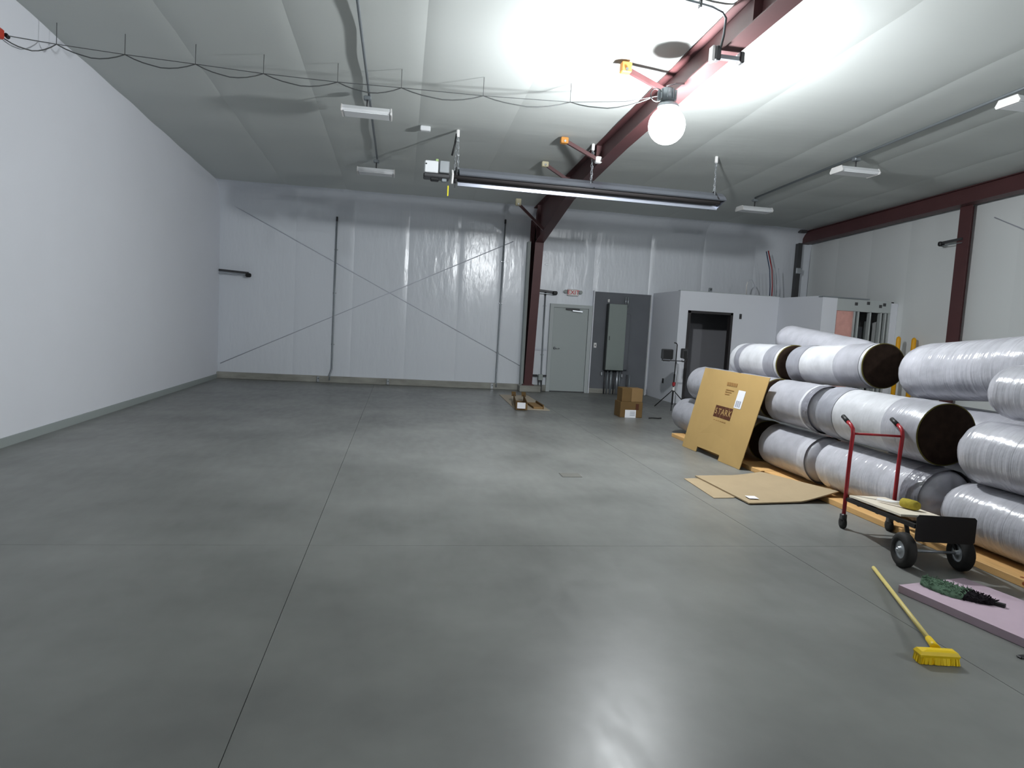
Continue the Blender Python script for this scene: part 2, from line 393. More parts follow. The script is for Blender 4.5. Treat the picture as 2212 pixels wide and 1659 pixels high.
# right end frame
rr = tag(thing('end_rafter', 'dark red sloping end rafter along the top of the right wall', 'beam', (10.25, 10, 4.3)), kind='structure')
xt = 10.13
bot = [(16.45, 4.08), (11.1, 4.27), (10.0, 4.31), (YF, 4.92)]
topr = [(YF, zc(YF) - .03), (10, zc(10) - .03), (16.45, zc(16.45) - .03)]
MB().prism([(y, z) for y, z in bot] + topr, 'x', xt, xt + .012).build('web', 'oxide', rr)
MB().prism(bot + [(y, z + .013) for y, z in bot[::-1]], 'x', xt - .06, xt + .16).build('bottom_flange', 'oxide', rr)
MB().prism(topr + [(y, z - .013) for y, z in topr[::-1]], 'x', xt - .06, xt + .16).build('top_flange', 'oxide', rr)
def endcol(label, y, x0, w, zt):
    t = tag(thing('end_column', label, 'column', (x0, y, 0)), kind='structure')
    MB().box(x0, x0 + .014, y - w / 2, y + w / 2, 0, zt).build('front_flange', 'oxide', t)
    MB().box(x0 + .014, x0 + .17, y - .006, y + .006, 0, zt).build('web', 'oxide', t)
    return t
endcol('dark red steel column halfway along the right wall', 11.42, 10.27, .28, 4.27)
t = tag(thing('corner_column', 'thin dark steel column in the far right corner', 'column', (9.98, 16.35, 0)), kind='structure')
MB().box(9.93, 10.04, 16.28, 16.30, 0, 4.08).build('front_flange', 'dark_steel', t)
MB().box(9.98, 9.99, 16.30, 16.5, 0, 4.08).build('web', 'dark_steel', t)
MB().bbox(9.91, 10.06, 16.24, 16.285, 3.30, 3.45, .01).build('splice_plate', 'galv', t)

# cross bracing showing as faint creases through the wall liners
for a, b in (((-3.95, 3.98), (3.02, .56)), ((-4.06, .34), (2.6, 3.60))):
    MB().tube([(a[0], 16.542, a[1]), (b[0], 16.542, b[1])], .012, 6).build('brace_crease', 'crease', wb)
MB().tube([(10.445, 10.95, 4.0), (10.445, 8.6, 2.9)], .011, 6).build('brace_crease', 'crease', wr)

# flange braces from ceiling to rafter
def brace(label, y, xb, zb, xe, ze, orange, cap=False):
    t = thing('flange_brace', label, 'brace', (xb, y, zb), 'flange braces along the rafter')
    MB().bar((xb, y, zb), (xe, y, ze), .055, .05, (0, 1, 0)).build('brace_bar', 'oxide' if not cap else 'oxide', t)
    MB().bbox(xb - .06, xb + .06, y - .05, y + .05, zb - .05, min(zb + .10, zc(y) - .045), .01).build('purlin_clip', 'orange' if orange else 'brass', t)
    MB().tube([(xb, y - .05, zb - .02), (xb, y - .065, zb - .02)], .018, 8).build('bolt', 'chrome', t)
    if cap: MB().bbox(xe - .05, xe + .05, y - .05, y + .05, ze - .05, ze + .05, .012).build('end_cap', 'white_plastic', t)
brace('brace with orange clip near the lit lamp', 7.85, 2.43, 4.60, 3.04, 4.36, True)
brace('brace with orange clip and white cap above the tube heater', 10.75, 2.41, 4.52, 2.98, 4.27, True, True)
brace('brace with pale clip just behind the tube heater', 12.2, 2.41, 4.47, 3.04, 4.12, False)
brace('dark brace low beside the column head', 15.0, 2.42, 4.24, 3.04, 3.70, False)

# ------------------------------------------------------------------ lit lamp
LX, LY, LZ = 2.83, 7.47, 3.90
def bay_lamp(label, LX, LY, LZ, zo, bulb):
    t = thing('bay_lamp', label, 'lamp', (LX, LY, LZ))
    gp = [(0.02, -.205)] + [(.205 * math.sin(a), -.205 * math.cos(a)) for a in [PI * k / 14 for k in range(1, 13)]] + [(.07, .19)]
    MB().lathe((LX, LY, LZ), gp, n=28, caps=False).build('globe', 'globe', t)
    zb = LZ - .108
    MB().lathe((LX, LY, zb), [(.012, -.085)] + [(.085 * math.sin(a), -.085 * math.cos(a)) for a in [PI * k / 10 for k in range(1, 9)]] + [(.035, .085)], n=20).build('bulb', bulb, t)
    MB().tube([(LX, LY, zb + .08), (LX, LY, LZ + .15)], .03, 10).build('bulb_neck', 'white_plastic', t)
    zt = LZ + .19
    MB().lathe((LX, LY, zt), [(.07, -.01), (.115, .0), (.12, .02), (.10, .05), (.04, .06)], n=20).build('top_cap', 'conduit', t)
    MB().lathe((LX - .02, LY, zt + .06), [(.05, 0), (.085, .015), (.085, .13), (.06, .15), (.03, .155)], n=20).build('ballast_housing', 'conduit', t)
    fn = MB()
    for k in range(10):
        a = 2 * PI * k / 10
        fn.bar((LX - .02 + .08 * math.cos(a), LY + .08 * math.sin(a), zt + .135), (LX - .02 + .11 * math.cos(a), LY + .11 * math.sin(a), zt + .135), .008, .10)
    fn.build('cooling_fin', 'conduit', t)
    xr, zr = 3.0, zt + .29
    MB().tube([(LX - .02, LY, zt + .21), (LX - .03, LY, zt + .235), (LX + .02, LY + .01, zt + .26), (LX + .08, LY + .02, zr - .01), (xr + .01, LY + .02, zr)], .009, 6).build('hook', 'chrome', t)
    return t
bay_lamp('lit bay lamp in the right bay, behind the camera', 7.2, -2.0, 4.56, 0, 'rear_bulb')  # added to brighten the near floor and the right side
t = bay_lamp('bright lit round bay lamp hanging under the red rafter', LX, LY, LZ, 0, 'bulb')
MB().tube([(LX - .16 + .07 * math.cos(a), LY - .05, LZ + .30 + .07 * math.sin(a)) for a in [2 * PI * k / 12 for k in range(13)]], .006, 6).build('wire_loop', 'cord', t)

# clamp with conduit on the rafter, nearer the camera
t = thing('beam_clamp', 'steel clamp and conduit strapped round the rafter near the camera', 'clamp', (3.0, 6.6, 4.35))
MB().tube([(2.50, 6.35, zc(6.35) - .05), (2.80, 6.42, zc(6.4) - .05), (2.92, 6.45, zc(6.45) - .07), (2.975, 6.48, 4.66), (2.985, 6.52, 4.52), (2.985, 6.6, 4.36)], .012, 8).build('conduit', 'conduit', t)
MB().bbox(2.94, 2.995, 6.56, 6.66, 4.30, 4.44, .01).build('clamp_box', 'dark_steel', t)
MB().bbox(2.905, 2.935, 6.57, 6.66, 4.29, 4.44, .006).build('white_plate', 'white_plastic', t)
MB().bar((2.97, 6.62, 4.35), (3.25, 6.62, 4.35), .05, .04).build('strut', 'conduit', t)
MB().bbox(3.205, 3.255, 6.58, 6.67, 4.31, 4.42, .01).build('clamp_jaw', 'dark_steel', t)
MB().bbox(2.66, 2.68, 6.37, 6.43, 4.68, 4.78, .004).build('strap', 'dark_steel', t)

# ------------------------------------------------------------------ unlit linear lights on their conduits
def linear_light():
    t = thing('bay_light', 'white unlit bay light', 'light', (0, 0, 0), 'unlit linear bay lights')
    MB().prism([(-.16, -.02), (-.12, .03), (.12, .03), (.16, -.02), (.14, -.045), (-.14, -.045)], 'x', -.32, .32).build('housing', 'white_metal', t)
    MB().bbox(-.30, .30, -.13, .13, -.056, -.044, .004).build('lens', 'lens', t)
    for sx in (-1, 1):
        MB().prism([(-.17, -.03), (-.125, .036), (.125, .036), (.17, -.03), (.15, -.058), (-.15, -.058)], 'x', sx * .325 - .008, sx * .325 + .008).build('end_cap', 'white_plastic', t)
    MB().tube([(0, 0, .03), (0, 0, .17)], .012, 8).build('stem', 'dark_steel', t)
    MB().bbox(-.05, .05, -.05, .05, .15, .20, .01).build('junction_box', 'conduit', t)
    return t
L0 = linear_light()
for i, (x, y, lab) in enumerate([(-.57, 9.75, 'white unlit bay light on left conduit, nearer the camera'),
                                 (-.56, 13.0, 'white unlit bay light on left conduit, nearer the back wall'),
                                 (7.05, 10.15, 'white unlit bay light in the middle of the right conduit'),
                                 (7.05, 13.3, 'white unlit bay light on right conduit nearest the back wall'),
                                 (7.05, 7.05, 'white unlit bay light cut by the right edge of the photo')]):
    o = L0 if i == 0 else copy_tree(L0)
    o.location = (x, y, zc(y) - .285); o['label'] = lab
def conduit(pts, r, label, name='conduit'):
    return tag(MB().tube(pts, r, 8).build(name, 'conduit'), label, 'conduit')
conduit([(-.55, 2.0, zc(2) - .055), (-.55, 13.0, zc(13) - .055)], .017, 'straight steel conduit along the ceiling above left bay lights')
conduit([(7.05, 2.0, zc(2) - .06), (7.05, 13.3, zc(13.3) - .06)], .02, 'straight steel conduit along the ceiling above right bay lights')

# ------------------------------------------------------------------ sagging cable on a messenger wire
hx = [(-3.92, 8.66), (-3.245, 8.75), (-2.50, 8.81), (-1.75, 8.88), (-.885, 8.89), (-.114, 8.84), (.90, 8.80), (1.99, 8.67)]
zt_ = 4.43
t = thing('ceiling_cable', 'thin dark cable looped along a wire below the ceiling', 'cable', (-1, 8.8, 4.43))
mp_ = [(-4.09, 7.95, 4.23)] + [(x, y, zt_) for x, y in hx] + [(2.62, 8.4, 4.42), (2.78, 7.52, 4.24)]
MB().tube(mp_, .0045, 6).build('messenger_wire', 'cord', t)
lp = []
allp = [(-4.09, 7.97, 4.20)] + [(x, y, zt_) for x, y in hx] + [(2.66, 7.6, 4.22)]
for a, b in zip(allp[:-1], allp[1:]):
    for k in range(8):
        f = k / 8; sag = .085 * 4 * f * (1 - f) * (1.0 if f < .5 else 1.1)
        lp.append((a[0] + (b[0] - a[0]) * f, a[1] + (b[1] - a[1]) * f, a[2] + (b[2] - a[2]) * f - sag))
lp.append(allp[-1])
MB().tube(lp, .0065, 6).build('looped_cord', 'cord', t)
for x, y in hx: MB().tube([(x, y, zt_), (x, y + .01, zc(y) - .02)], .004, 5).build('hanger_wire', 'cord', t)
t = thing('red_anchor', 'small red cable anchor high on the left wall', 'anchor', (-4.11, 7.9, 4.2))
MB().bbox(-4.12, -4.06, 7.82, 7.92, 4.17, 4.27, .012).build('body', 'red_plastic', t)
MB().tube([(-4.06, 7.93, 4.23), (-4.06, 7.98, 4.22)], .02, 8).build('gland', 'black', t)

# ------------------------------------------------------------------ radiant tube heater
t = thing('tube_heater', 'long aluminium radiant tube heater hung on chains under the rafter', 'heater', (2.9, 11, 3.7))
HP = [(10.80, 3.795), (10.83, 3.79), (10.86, 3.87), (10.95, 3.965), (11.05, 3.965), (11.14, 3.87), (11.17, 3.79), (11.20, 3.795)]
ins = [(11.19, 3.81), (11.155, 3.875), (11.056, 3.978), (10.944, 3.978), (10.845, 3.875), (10.81, 3.81)]
HT = Matrix.Translation((0, 11, 3.87)) @ Matrix.Rotation(math.radians(-16), 4, 'X') @ Matrix.Translation((0, -11, -3.87))
def tilt(x): return -0.006 * (x - 2.9)
hood = MB().prism(HP + ins, 'x', .80, 5.22)
hood.v = [(x, y, z + tilt(x)) for x, y, z in hood.v]; hood.move(HT)
hood.build('reflector', 'alu', t)
MB().tube([(.70, 10.93, 3.86), (5.15, 10.93, 3.835)], .05, 12).build('heat_tube', 'heat_tube', t)
MB().tube([(.70, 11.07, 3.86), (5.15, 11.07, 3.835)], .05, 12).build('heat_tube', 'heat_tube', t)
MB().prism(HP[1:-1], 'x', 5.215, 5.225).move(HT).build('end_plate', 'alu', t)
b1 = MB().bbox(.26, .47, 10.84, 11.14, 3.865, 4.045, .012).build('burner_box', 'white_metal', t)
MB().tube([(.285, 10.838, 3.99), (.285, 10.834, 3.99)], .012, 8).build('sight_port', 'black', b1)
MB().bbox(.49, .645, 10.83, 11.15, 3.87, 4.06, .012).build('blower_housing', 'galv', t)
MB().bbox(.25, .66, 10.86, 11.12, 3.80, 3.866, .015).build('burner_base', 'dark_steel', t)
MB().bbox(.36, .49, 10.88, 11.0, 3.755, 3.805, .01).build('gas_valve', 'black', t)
MB().bbox(.53, .61, 10.88, 10.96, 3.745, 3.80, .01).build('regulator', 'conduit', t)
MB().tube([(.69, 10.86, 3.93), (.70, 10.85, 3.86), (.69, 10.85, 3.72)], .018, 8).build('gas_hose', 'white_plastic', t)
MB().lathe((.72, 11, 3.86), [(.02, 0), (.10, .01), (.10, .05), (.02, .06)], (1, 0, 0), 20).build('flange', 'dark_steel', t)
MB().bbox(.625, .645, 10.855, 10.86, 3.53, 3.69, .004).build('yellow_tag', 'tag_yellow', t)
MB().tube([(.635, 10.857, 3.69), (.64, 10.86, 3.80)], .003, 5).build('tag_string', 'cord', t)
MB().bbox(.43, .475, 10.95, 10.99, 4.055, 4.10, .006).build('green_tag', 'tag_green', t)
def chain(a, b):
    mb = MB(); a, b = Vector(a), Vector(b); n = max(4, int((b - a).length / .05)); d = (b - a) / n
    ez = d.normalized()
    for k in range(n):
        c = a + d * (k + .5); s = Vector((1, 0, 0)) if k % 2 else Vector((0, 1, 0))
        pts = [c + ez * (d.length * .62 * math.sin(q)) + s * (.011 * math.cos(q)) for q in [2 * PI * j / 8 for j in range(9)]]
        mb.tube(pts, .0045, 5, False)
    return mb
for x in (.76, 2.95, 5.08):
    for xo, yo in ((-.06, 10.88), (.06, 11.10)):
        chain((x + xo * .15, 11.0, zc(11) - .09), (x + xo * .6, yo, 3.93)).build('chain', 'galv', t)
    MB().bbox(x - .025, x + .025, 10.98, 11.02, zc(11) - .13, zc(11) - .015, .01).build('ceiling_hook', 'white_plastic', t)
    MB().prism([(10.79, 3.78), (10.80, 3.78), (10.945, 3.985), (11.055, 3.985), (11.20, 3.78), (11.21, 3.78), (11.06, 4.0), (10.94, 4.0)], 'x', x - .012, x + .012).move(HT).build('hanger_bracket', 'dark_steel', t)
MB().tube([(.74, 11.0, 4.52), (.72, 10.99, 4.36), (.68, 10.98, 4.18)], .016, 8).build('flexible_drop', 'black', t)
tag(MB().bbox(.17, .33, 10.95, 11.05, 4.51, 4.585, .01).build('ceiling_bracket', 'white_metal'), 'small white bracket on the ceiling above the heater burner', 'bracket')

# ------------------------------------------------------------------ back wall fittings
def wall_conduit(x0, zt, x1, label, bend=0.0):
    t = thing('wall_conduit', label, 'conduit', (x1, 16.48, 0))
    pts = [(x0, 16.50, zt), (x0 + (x1 - x0) * .5, 16.50, zt * .5), (x1, 16.50, .32), (x1 - bend, 16.47, .18), (x1 - bend, 16.43, .06)]
    MB().tube(pts, .017, 8).build('pipe', 'conduit', t)
    MB().tube([(x0, 16.50, zt), (x0, 16.50, zt + .10)], .022, 8).build('top_fitting', 'dark_steel', t)
    for z in (.9, 2.1, 3.1):
        xx = x0 + (x1 - x0) * (1 - z / zt)
        MB().bbox(xx - .04, xx + .04, 16.515, 16.535, z - .012, z + .012, .004).build('strap', 'galv', t)
    return t
wall_conduit(-1.552, 3.75, -1.56, 'tall grey conduit on the left part of the back wall', .04)
wall_conduit(2.375, 4.0, 2.355, 'tall grey conduit on the back wall left of the red column')
wall_conduit(3.462, 2.35, 3.478, 'short grey conduit between red column and exit door')
def anchor(x, lab):
    t = thing('anchor_plate', lab, 'bracket', (x, 16.42, 0), 'anchor plates on the curb')
    MB().bbox(x - .03, x + .03, 16.42, 16.445, .01, .14, .005).build('plate', 'galv', t)
    MB().tube([(x + .005, 16.42, .09), (x + .005, 16.405, .09)], .012, 6).build('bolt', 'black', t)
for x, lab in ((-1.86, 'anchor plate on the curb left of the first wall conduit'), (-.25, 'anchor plate on the curb right of the first wall conduit'), (2.25, 'anchor plate on the curb at the foot of the second wall conduit')): anchor(x, lab)
def girt_stub(lab, p0, p1, knob):
    t = thing('girt_arm', lab, 'bracket', p0)
    MB().bar(p0, p1, .05, .045).build('arm', 'dark_steel', t)
    MB().bar((p0[0], p0[1], p0[2] - .07), (p1[0], p1[1], p1[2] - .05), .012, .015).build('lower_rod', 'conduit', t)
    MB().bbox(knob[0] - .06, knob[0] + .06, knob[1] - .04, knob[1] + .04, knob[2] - .05, knob[2] + .04, .02).build('end_knob', 'black', t)
girt_stub('dark arm fixed high on the back wall at the left corner', (-4.10, 16.44, 2.46), (-3.46, 16.44, 2.43), (-3.46, 16.42, 2.385))
girt_stub('dark arm on the back wall beside the exit sign', (3.22, 16.44, 2.475), (3.72, 16.44, 2.44), (3.68, 16.42, 2.43))
girt_stub('dark arm sticking out from the right wall column', (10.26, 11.42, 3.66), (10.26, 11.95, 3.63), (10.26, 11.92, 3.62))
t = thing('outlet_box', 'grey metal outlet box on legs beside the exit door', 'box', (3.43, 16.42, 0))
MB().bbox(3.38, 3.50, 16.37, 16.45, .27, .42, .01).build('box', 'grey_paint', t)
MB().box(3.385, 3.405, 16.40, 16.43, 0, .27).build('leg', 'black', t)
MB().box(3.465, 3.49, 16.40, 16.43, 0, .27).build('leg', 'dark_steel', t)
MB().tube([(3.22, 16.46, .385), (3.37, 16.46, .385)], .025, 8).build('side_nipple', 'dark_steel', t)
MB().tube([(3.51, 16.46, .385), (3.60, 16.46, .385)], .022, 8).build('side_nipple', 'dark_steel', t)
tag(MB().bbox(3.215, 3.585, 16.53, 16.548, 1.0, 1.05, .005).build('wall_rail', 'crease'), 'faint horizontal rail on the wall left of the exit door', 'rail')

# exit door
d = tag(thing('door_1', 'light grey steel exit door in a grey frame', 'door', (4.13, 16.5, 0)), kind='structure')
MB().box(3.60, 3.69, 16.46, 16.56, 0, 2.17).build('jamb', 'frame_paint', d)
MB().box(4.575, 4.67, 16.46, 16.56, 0, 2.17).build('jamb', 'frame_paint', d)
MB().box(3.69, 4.575, 16.46, 16.56, 2.085, 2.17).build('head', 'frame_paint', d)
lf = MB().bbox(3.695, 4.57, 16.485, 16.53, .02, 2.08, .004).build('leaf', 'door_paint', d)
MB().box(3.69, 4.58, 16.44, 16.54, 0, .02).build('threshold', 'dark_steel', d)
h = MB().lathe((3.76, 16.485, 1.08), [(.033, 0), (.033, -.012), (.012, -.015), (.012, -.05)], (0, 1, 0), 14); h.tube([(3.76, 16.44, 1.08), (3.88, 16.435, 1.078)], .011, 8)
h.build('handle', 'chrome', d)
cl = MB().bbox(3.99, 4.34, 16.43, 16.485, 2.03, 2.075, .008).build('door_closer', 'dark_steel', d)
MB().bar((4.15, 16.41, 2.02), (4.40, 16.40, 2.005), .02, .025).build('closer_arm', 'chrome', cl)
for z in (.3, 1.05, 1.8): MB().tube([(4.575, 16.478, z), (4.575, 16.478, z + .11)], .010, 8).build('hinge', 'conduit', d)
struct('trim_3', MB().box(4.675, 4.70, 16.44, 16.56, 0, 2.55), 'drywall', 'white corner trim between exit door and dark grey board')

# exit sign
t = thing('exit_sign', 'small white EXIT sign with red letters above the grey door', 'sign', (4.15, 16.5, 2.46))
MB().bbox(4.01, 4.285, 16.45, 16.55, 2.385, 2.545, .012).build('sign_box', 'white_plastic', t)
text('lettering', 'EXIT', 'exit_red', t, .15, (4.15, 16.448, 2.463), (1, 0, 0), (0, 0, 1), .001)
for sx in (-1, 1): MB().lathe((4.147 + sx * .19, 16.53, 2.48), [(.03, .0), (.03, -.05), (.045, -.07), (.04, -.075)], (0, 1, 0), 14).build('emergency_head', 'grey_paint', t)

# dark grey board with electrical cabinet
struct('trim_4', MB().box(4.70, 6.2, 16.50, 16.56, .10, 2.53), 'grey_board', 'dark grey board behind the electrical cabinet')
t = thing('electrical_cabinet', 'tall grey-green electrical cabinet with conduits below it', 'cabinet', (5.27, 16.4, .0))
MB().bbox(5.03, 5.50, 16.30, 16.50, .60, 2.25, .012).build('body', 'cabinet_side', t)
MB().bbox(5.045, 5.50, 16.285, 16.30, .61, 2.245, .006).build('door', 'cabinet', t)
MB().bbox(5.51, 5.64, 16.40, 16.50, .62, 2.02, .008).build('side_panel', 'grey_board', t)
MB().bbox(5.08, 5.10, 16.272, 16.286, 1.35, 1.45, .004).build('latch', 'dark_steel', t)
for x, rr_, m in ((5.08, .018, 'dark_steel'), (5.15, .02, 'conduit'), (5.24, .03, 'conduit'), (5.32, .018, 'dark_steel'), (5.40, .034, 'galv'), (5.47, .018, 'conduit'), (5.66, .02, 'dark_steel'), (5.73, .02, 'conduit')):
    MB().tube([(x, 16.42, 0.0), (x, 16.42, .62 if x < 5.5 else .5)], rr_, 10).build('conduit', m, t)
for x in (5.50, 5.56): MB().tube([(x, 16.44, 2.20), (x, 16.44, 2.44)], .016, 8).build('conduit', 'galv', t)
MB().bbox(5.045, 5.085, 16.43, 16.50, 2.28, 2.36, .008).build('fitting', 'white_plastic', t)
for x, z in ((5.0, .50), (5.53, .47)): MB().bbox(x - .02, x + .02, 16.44, 16.5, z - .04, z + .04, .006).build('fitting', 'galv', t)
t = thing('light_switch', 'small pale switch on the dark grey board', 'switch', (4.80, 16.49, 1.2))
MB().bbox(4.765, 4.835, 16.488, 16.50, 1.14, 1.26, .004).build('plate', 'white_plastic', t)
MB().bbox(4.79, 4.81, 16.478, 16.49, 1.18, 1.22, .003).build('toggle', 'dark_steel', t)
struct('trim_5', MB().box(6.16, 6.185, 16.44, 16.50, 0, 2.53), 'white_metal', 'thin bright corner strip right of the dark grey board')

# ------------------------------------------------------------------ enclosed rooms in the far right corner
EY, EX, EXI, EH = 14.85, 6.25, 8.70, 2.585
struct('wall_enclosure_side', MB().box(EX, EX + .11, EY + .11, 16.56, 0, 2.58), 'drywall', 'left side wall of the small white room')
ow0, ow1, oz = 6.47, 7.56, 2.145
enc = MB().box(EX, ow0, EY - .001, EY + .11, 0, EH).box(ow1, EXI, EY - .001, EY + .11, 0, EH).box(ow0, ow1, EY - .001, EY + .11, oz, EH)
struct('wall_enclosure_front', enc, 'drywall', 'front wall of the small white room with its doorway')
d2 = tag(thing('door_2', 'dark open doorway with a dark metal frame in the small white room', 'doorway', (7.0, EY, 0)), kind='structure')
MB().box(ow0 - .005, ow0 + .06, EY - .02, EY + .13, 0, oz).build('jamb', 'brown_frame', d2)
MB().box(ow1 - .05, ow1 + .005, EY - .02, EY + .13, 0, oz).build('jamb', 'brown_frame', d2)
MB().box(ow0 - .005, ow1 + .005, EY - .02, EY + .13, oz - .05, oz + .005).build('head', 'brown_frame', d2)
struct('wall_enclosure_lining', MB().box(EX + .11, EXI, 16.36, 16.42, 0, 2.5).box(EX + .111, EX + .12, EY + .12, 16.36, 0, 2.5).box(EXI - .02, EXI, EY + .12, 16.36, 0, 2.5), 'inner', 'bare grey inside walls of the small room')
struct('trim_8', MB().box(EX + .01, EXI, EY + .01, 16.5, 2.50, 2.575).box(EXI, 9.5, 15.32, 16.5, 2.50, 2.575), 'inner_dark', 'lid of the small white room')  # lid added to keep light out of the small room
struct('trim_6', MB().box(EX - .005, EXI, EY - .006, EY + .12, EH, EH + .012), 'frame_paint', 'thin cap along the top of the small room')
t = thing('light_switch', 'small dark switch right of the open doorway', 'switch', (7.755, EY, 2.08))
MB().bbox(7.725, 7.785, EY - .012, EY, 2.02, 2.14, .004).build('plate', 'dark_steel', t)
MB().bbox(7.745, 7.765, EY - .02, EY - .01, 2.06, 2.10, .003).build('toggle', 'black', t)
AY = 13.15
struct('wall_annex_side', MB().box(EXI - .02, EXI + .09, AY + .11, EY - .002, 0, 2.565), 'drywall', 'side wall of the projecting studded room')
struct('wall_annex_front', MB().box(EXI - .02, 9.02, AY - .001, AY + .11, 0, 2.55), 'drywall', 'narrow drywall front of the projecting room')
t = tag(thing('stud_wall', 'open steel stud wall with pink batt beside the drywall', 'wall', (9.8, AY, 0)), kind='structure')
MB().box(8.66, 9.75, AY - .012, AY + .13, 2.535, 2.56).build('top_track', 'conduit', t)
MB().box(9.02, 10.28, AY + .0, AY + .10, 2.28, 2.53).build('header', 'zinc', t)
for x in (9.43, 9.52, 9.80, 10.05, 10.16, 10.24):
    w_ = .035
    MB().box(x, x + w_, AY + .0, AY + .09, 0, 2.29).build('stud', 'zinc', t)
MB().grid(lambda u, v: (9.03 + .40 * u, AY + .035 - .02 * math.sin(PI * u) + .008 * fbm(u * 5, v * 16), 2.28 * v), 8, 24).build('pink_batt', 'pink_batt', t)
for x, z in ((9.46, 2.44), (9.74, 2.47), (10.03, 2.42), (10.12, 2.46)):
    MB().bbox(x - .035, x + .035, AY - .008, AY, z - .035, z + .03, .004).build('knockout', 'dark_steel', t)
MB().box(9.86, 10.02, AY + .5, AY + .53, 0, 1.98).build('grey_panel', 'grey_board', t)
MB().box(10.06, 10.16, AY + .5, AY + .53, 0, 2.1).build('grey_panel', 'grey_paint', t)
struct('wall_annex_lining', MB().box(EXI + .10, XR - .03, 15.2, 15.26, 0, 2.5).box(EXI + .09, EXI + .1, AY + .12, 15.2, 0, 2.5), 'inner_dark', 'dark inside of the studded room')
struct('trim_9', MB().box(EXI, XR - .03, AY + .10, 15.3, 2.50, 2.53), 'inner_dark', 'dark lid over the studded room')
struct('trim_7', MB().box(10.28, XR - .01, AY - .005, AY + .1, 0, 2.50), 'drywall', 'narrow white end piece between studs and right wall')
MB().bbox(9.88, 10.06, 16.15, 16.3, 4.33, 4.40, .01).build('rafter_clip', 'dark_steel', rr)
t = thing('alarm_box', 'small grey box standing on top of the small room', 'box', (7.03, 15.0, 2.6))
MB().bbox(7.0, 7.07, 14.97, 15.03, 2.598, 2.70, .008).build('box', 'conduit', t)
MB().bbox(7.015, 7.055, 14.965, 14.972, 2.64, 2.68, .003).build('cover', 'dark_steel', t)
# yellow posts
for x, y, h_, lab in ((10.10, 12.6, 1.80, 'yellow post before the right wall, left one of the pair'), (10.29, 12.4, 1.79, 'yellow post before the right wall, right one of the pair')):
    t = thing('bollard', lab, 'bollard', (x, y, 0), 'yellow posts by the right wall')
    MB().lathe((x, y, 0), [(.045, 0), (.045, h_ - .05), (.035, h_ - .02), (.01, h_)], n=14).build('post', 'bollard', t)
    MB().bbox(x - .07, x + .07, y - .07, y + .07, 0, .015, .004).build('base_plate', 'bollard', t)
# pipes above the small room
t = thing('pipe_bundle', 'bent blue and red water pipes rising above the small room', 'pipes', (8.9, 15.8, 2.6))
MB().tube([(8.985, 15.8, 2.585), (8.97, 15.8, 2.9), (8.92, 15.8, 3.3), (8.80, 15.82, 3.74)], .014, 8).build('blue_pipe', 'blue_pipe', t)
MB().tube([(9.04, 15.8, 2.585), (9.03, 15.8, 2.9), (8.98, 15.8, 3.3), (8.85, 15.82, 3.76)], .014, 8).build('red_pipe', 'red', t)
for x in (9.14, 9.24): MB().tube([(x, 15.8, 2.585), (x - .02, 15.8, 2.9), (x - .08, 15.81, 3.35)], .011, 8).build('grey_pipe', 'crease', t)
t = thing('pipe_loop', 'white looped pipe standing on top of the small room', 'pipe', (8.33, 15.6, 2.58))
MB().tube([(8.25, 15.6, 2.585), (8.24, 15.6, 2.85), (8.26, 15.6, 2.95)], .016, 8).build('riser', 'white_plastic', t)
MB().tube([(8.26, 15.6, 2.93), (8.30, 15.6, 3.0), (8.36, 15.6, 3.01), (8.44, 15.6, 2.9), (8.48, 15.6, 2.75), (8.48, 15.6, 2.59)], .010, 8).build('loop', 'crease', t)

# ------------------------------------------------------------------ work light on its stand
bx, by = 5.72, 13.6
t = thing('work_light', 'black tripod work light with two lamp heads before the small room', 'work light', (bx, by, 0))
MB().tube([(bx, by, .10), (bx + .01, by, .75)], .020, 8).build('lower_pole', 'black', t)
MB().tube([(bx + .01, by, .70), (bx + .02, by, 1.30), (bx + .02, by, 1.37), (bx + .0, by, 1.40), (bx - .05, by, 1.41)], .012, 8).build('upper_pole', 'black', t)
MB().bbox(bx - .02, bx + .035, by - .03, by + .03, .50, .58, .008).build('red_clamp', 'red', t)
MB().bbox(bx - .015, bx + .03, by - .028, by + .028, .40, .48, .008).build('white_collar', 'white_plastic', t)
MB().bar((bx - .30, by, 1.035), (bx + .22, by, 1.03), .02, .02).build('crossbar', 'dark_steel', t)
def head(cx, w_, dp, tiltx):
    hd = MB().bbox(cx - w_ / 2, cx + w_ / 2, by - .08, by - .08 + dp, 1.06 + (.03 if w_ < .2 else 0), 1.27 + (.03 if w_ < .2 else 0), .015).build('lamp_head', 'dark_steel', t)
    MB().bbox(cx - w_ / 2 + .02, cx + w_ / 2 - .02, by - .088, by - .08, 1.08, 1.25, .004).build('lens', 'black', hd)
    MB().tube([(cx - w_ * .4, by - .03, 1.06), (cx - w_ * .3, by - .01, 1.02), (cx + w_ * .3, by - .01, 1.02), (cx + w_ * .4, by - .03, 1.06)], .008, 6).build('yoke', 'dark_steel', hd)
head(bx - .20, .24, .10, 0); head(bx + .18, .11, .14, .2)
for k in range(3):
    a = 2.2 + k * 2 * PI / 3
    MB().tube([(bx, by, .42), (bx + .42 * math.cos(a), by + .42 * math.sin(a), .02)], .010, 6).build('leg', 'black', t)
MB().tube([(bx + .02, by - .02, 1.02), (bx + .05, by - .03, .8), (bx + .03, by - .03, .5), (bx + .05, by - .05, .03)], .006, 6).build('power_cord', 'cord', t)
t = thing('shadow_outlet', 'small dark outlet low on the side of the small room', 'outlet', (EX, 15.5, .45))  # dark plate with a darker socket on the side wall
MB().bbox(EX - .012, EX, 15.46, 15.54, .40, .52, .004).build('plate', 'dark_steel', t)
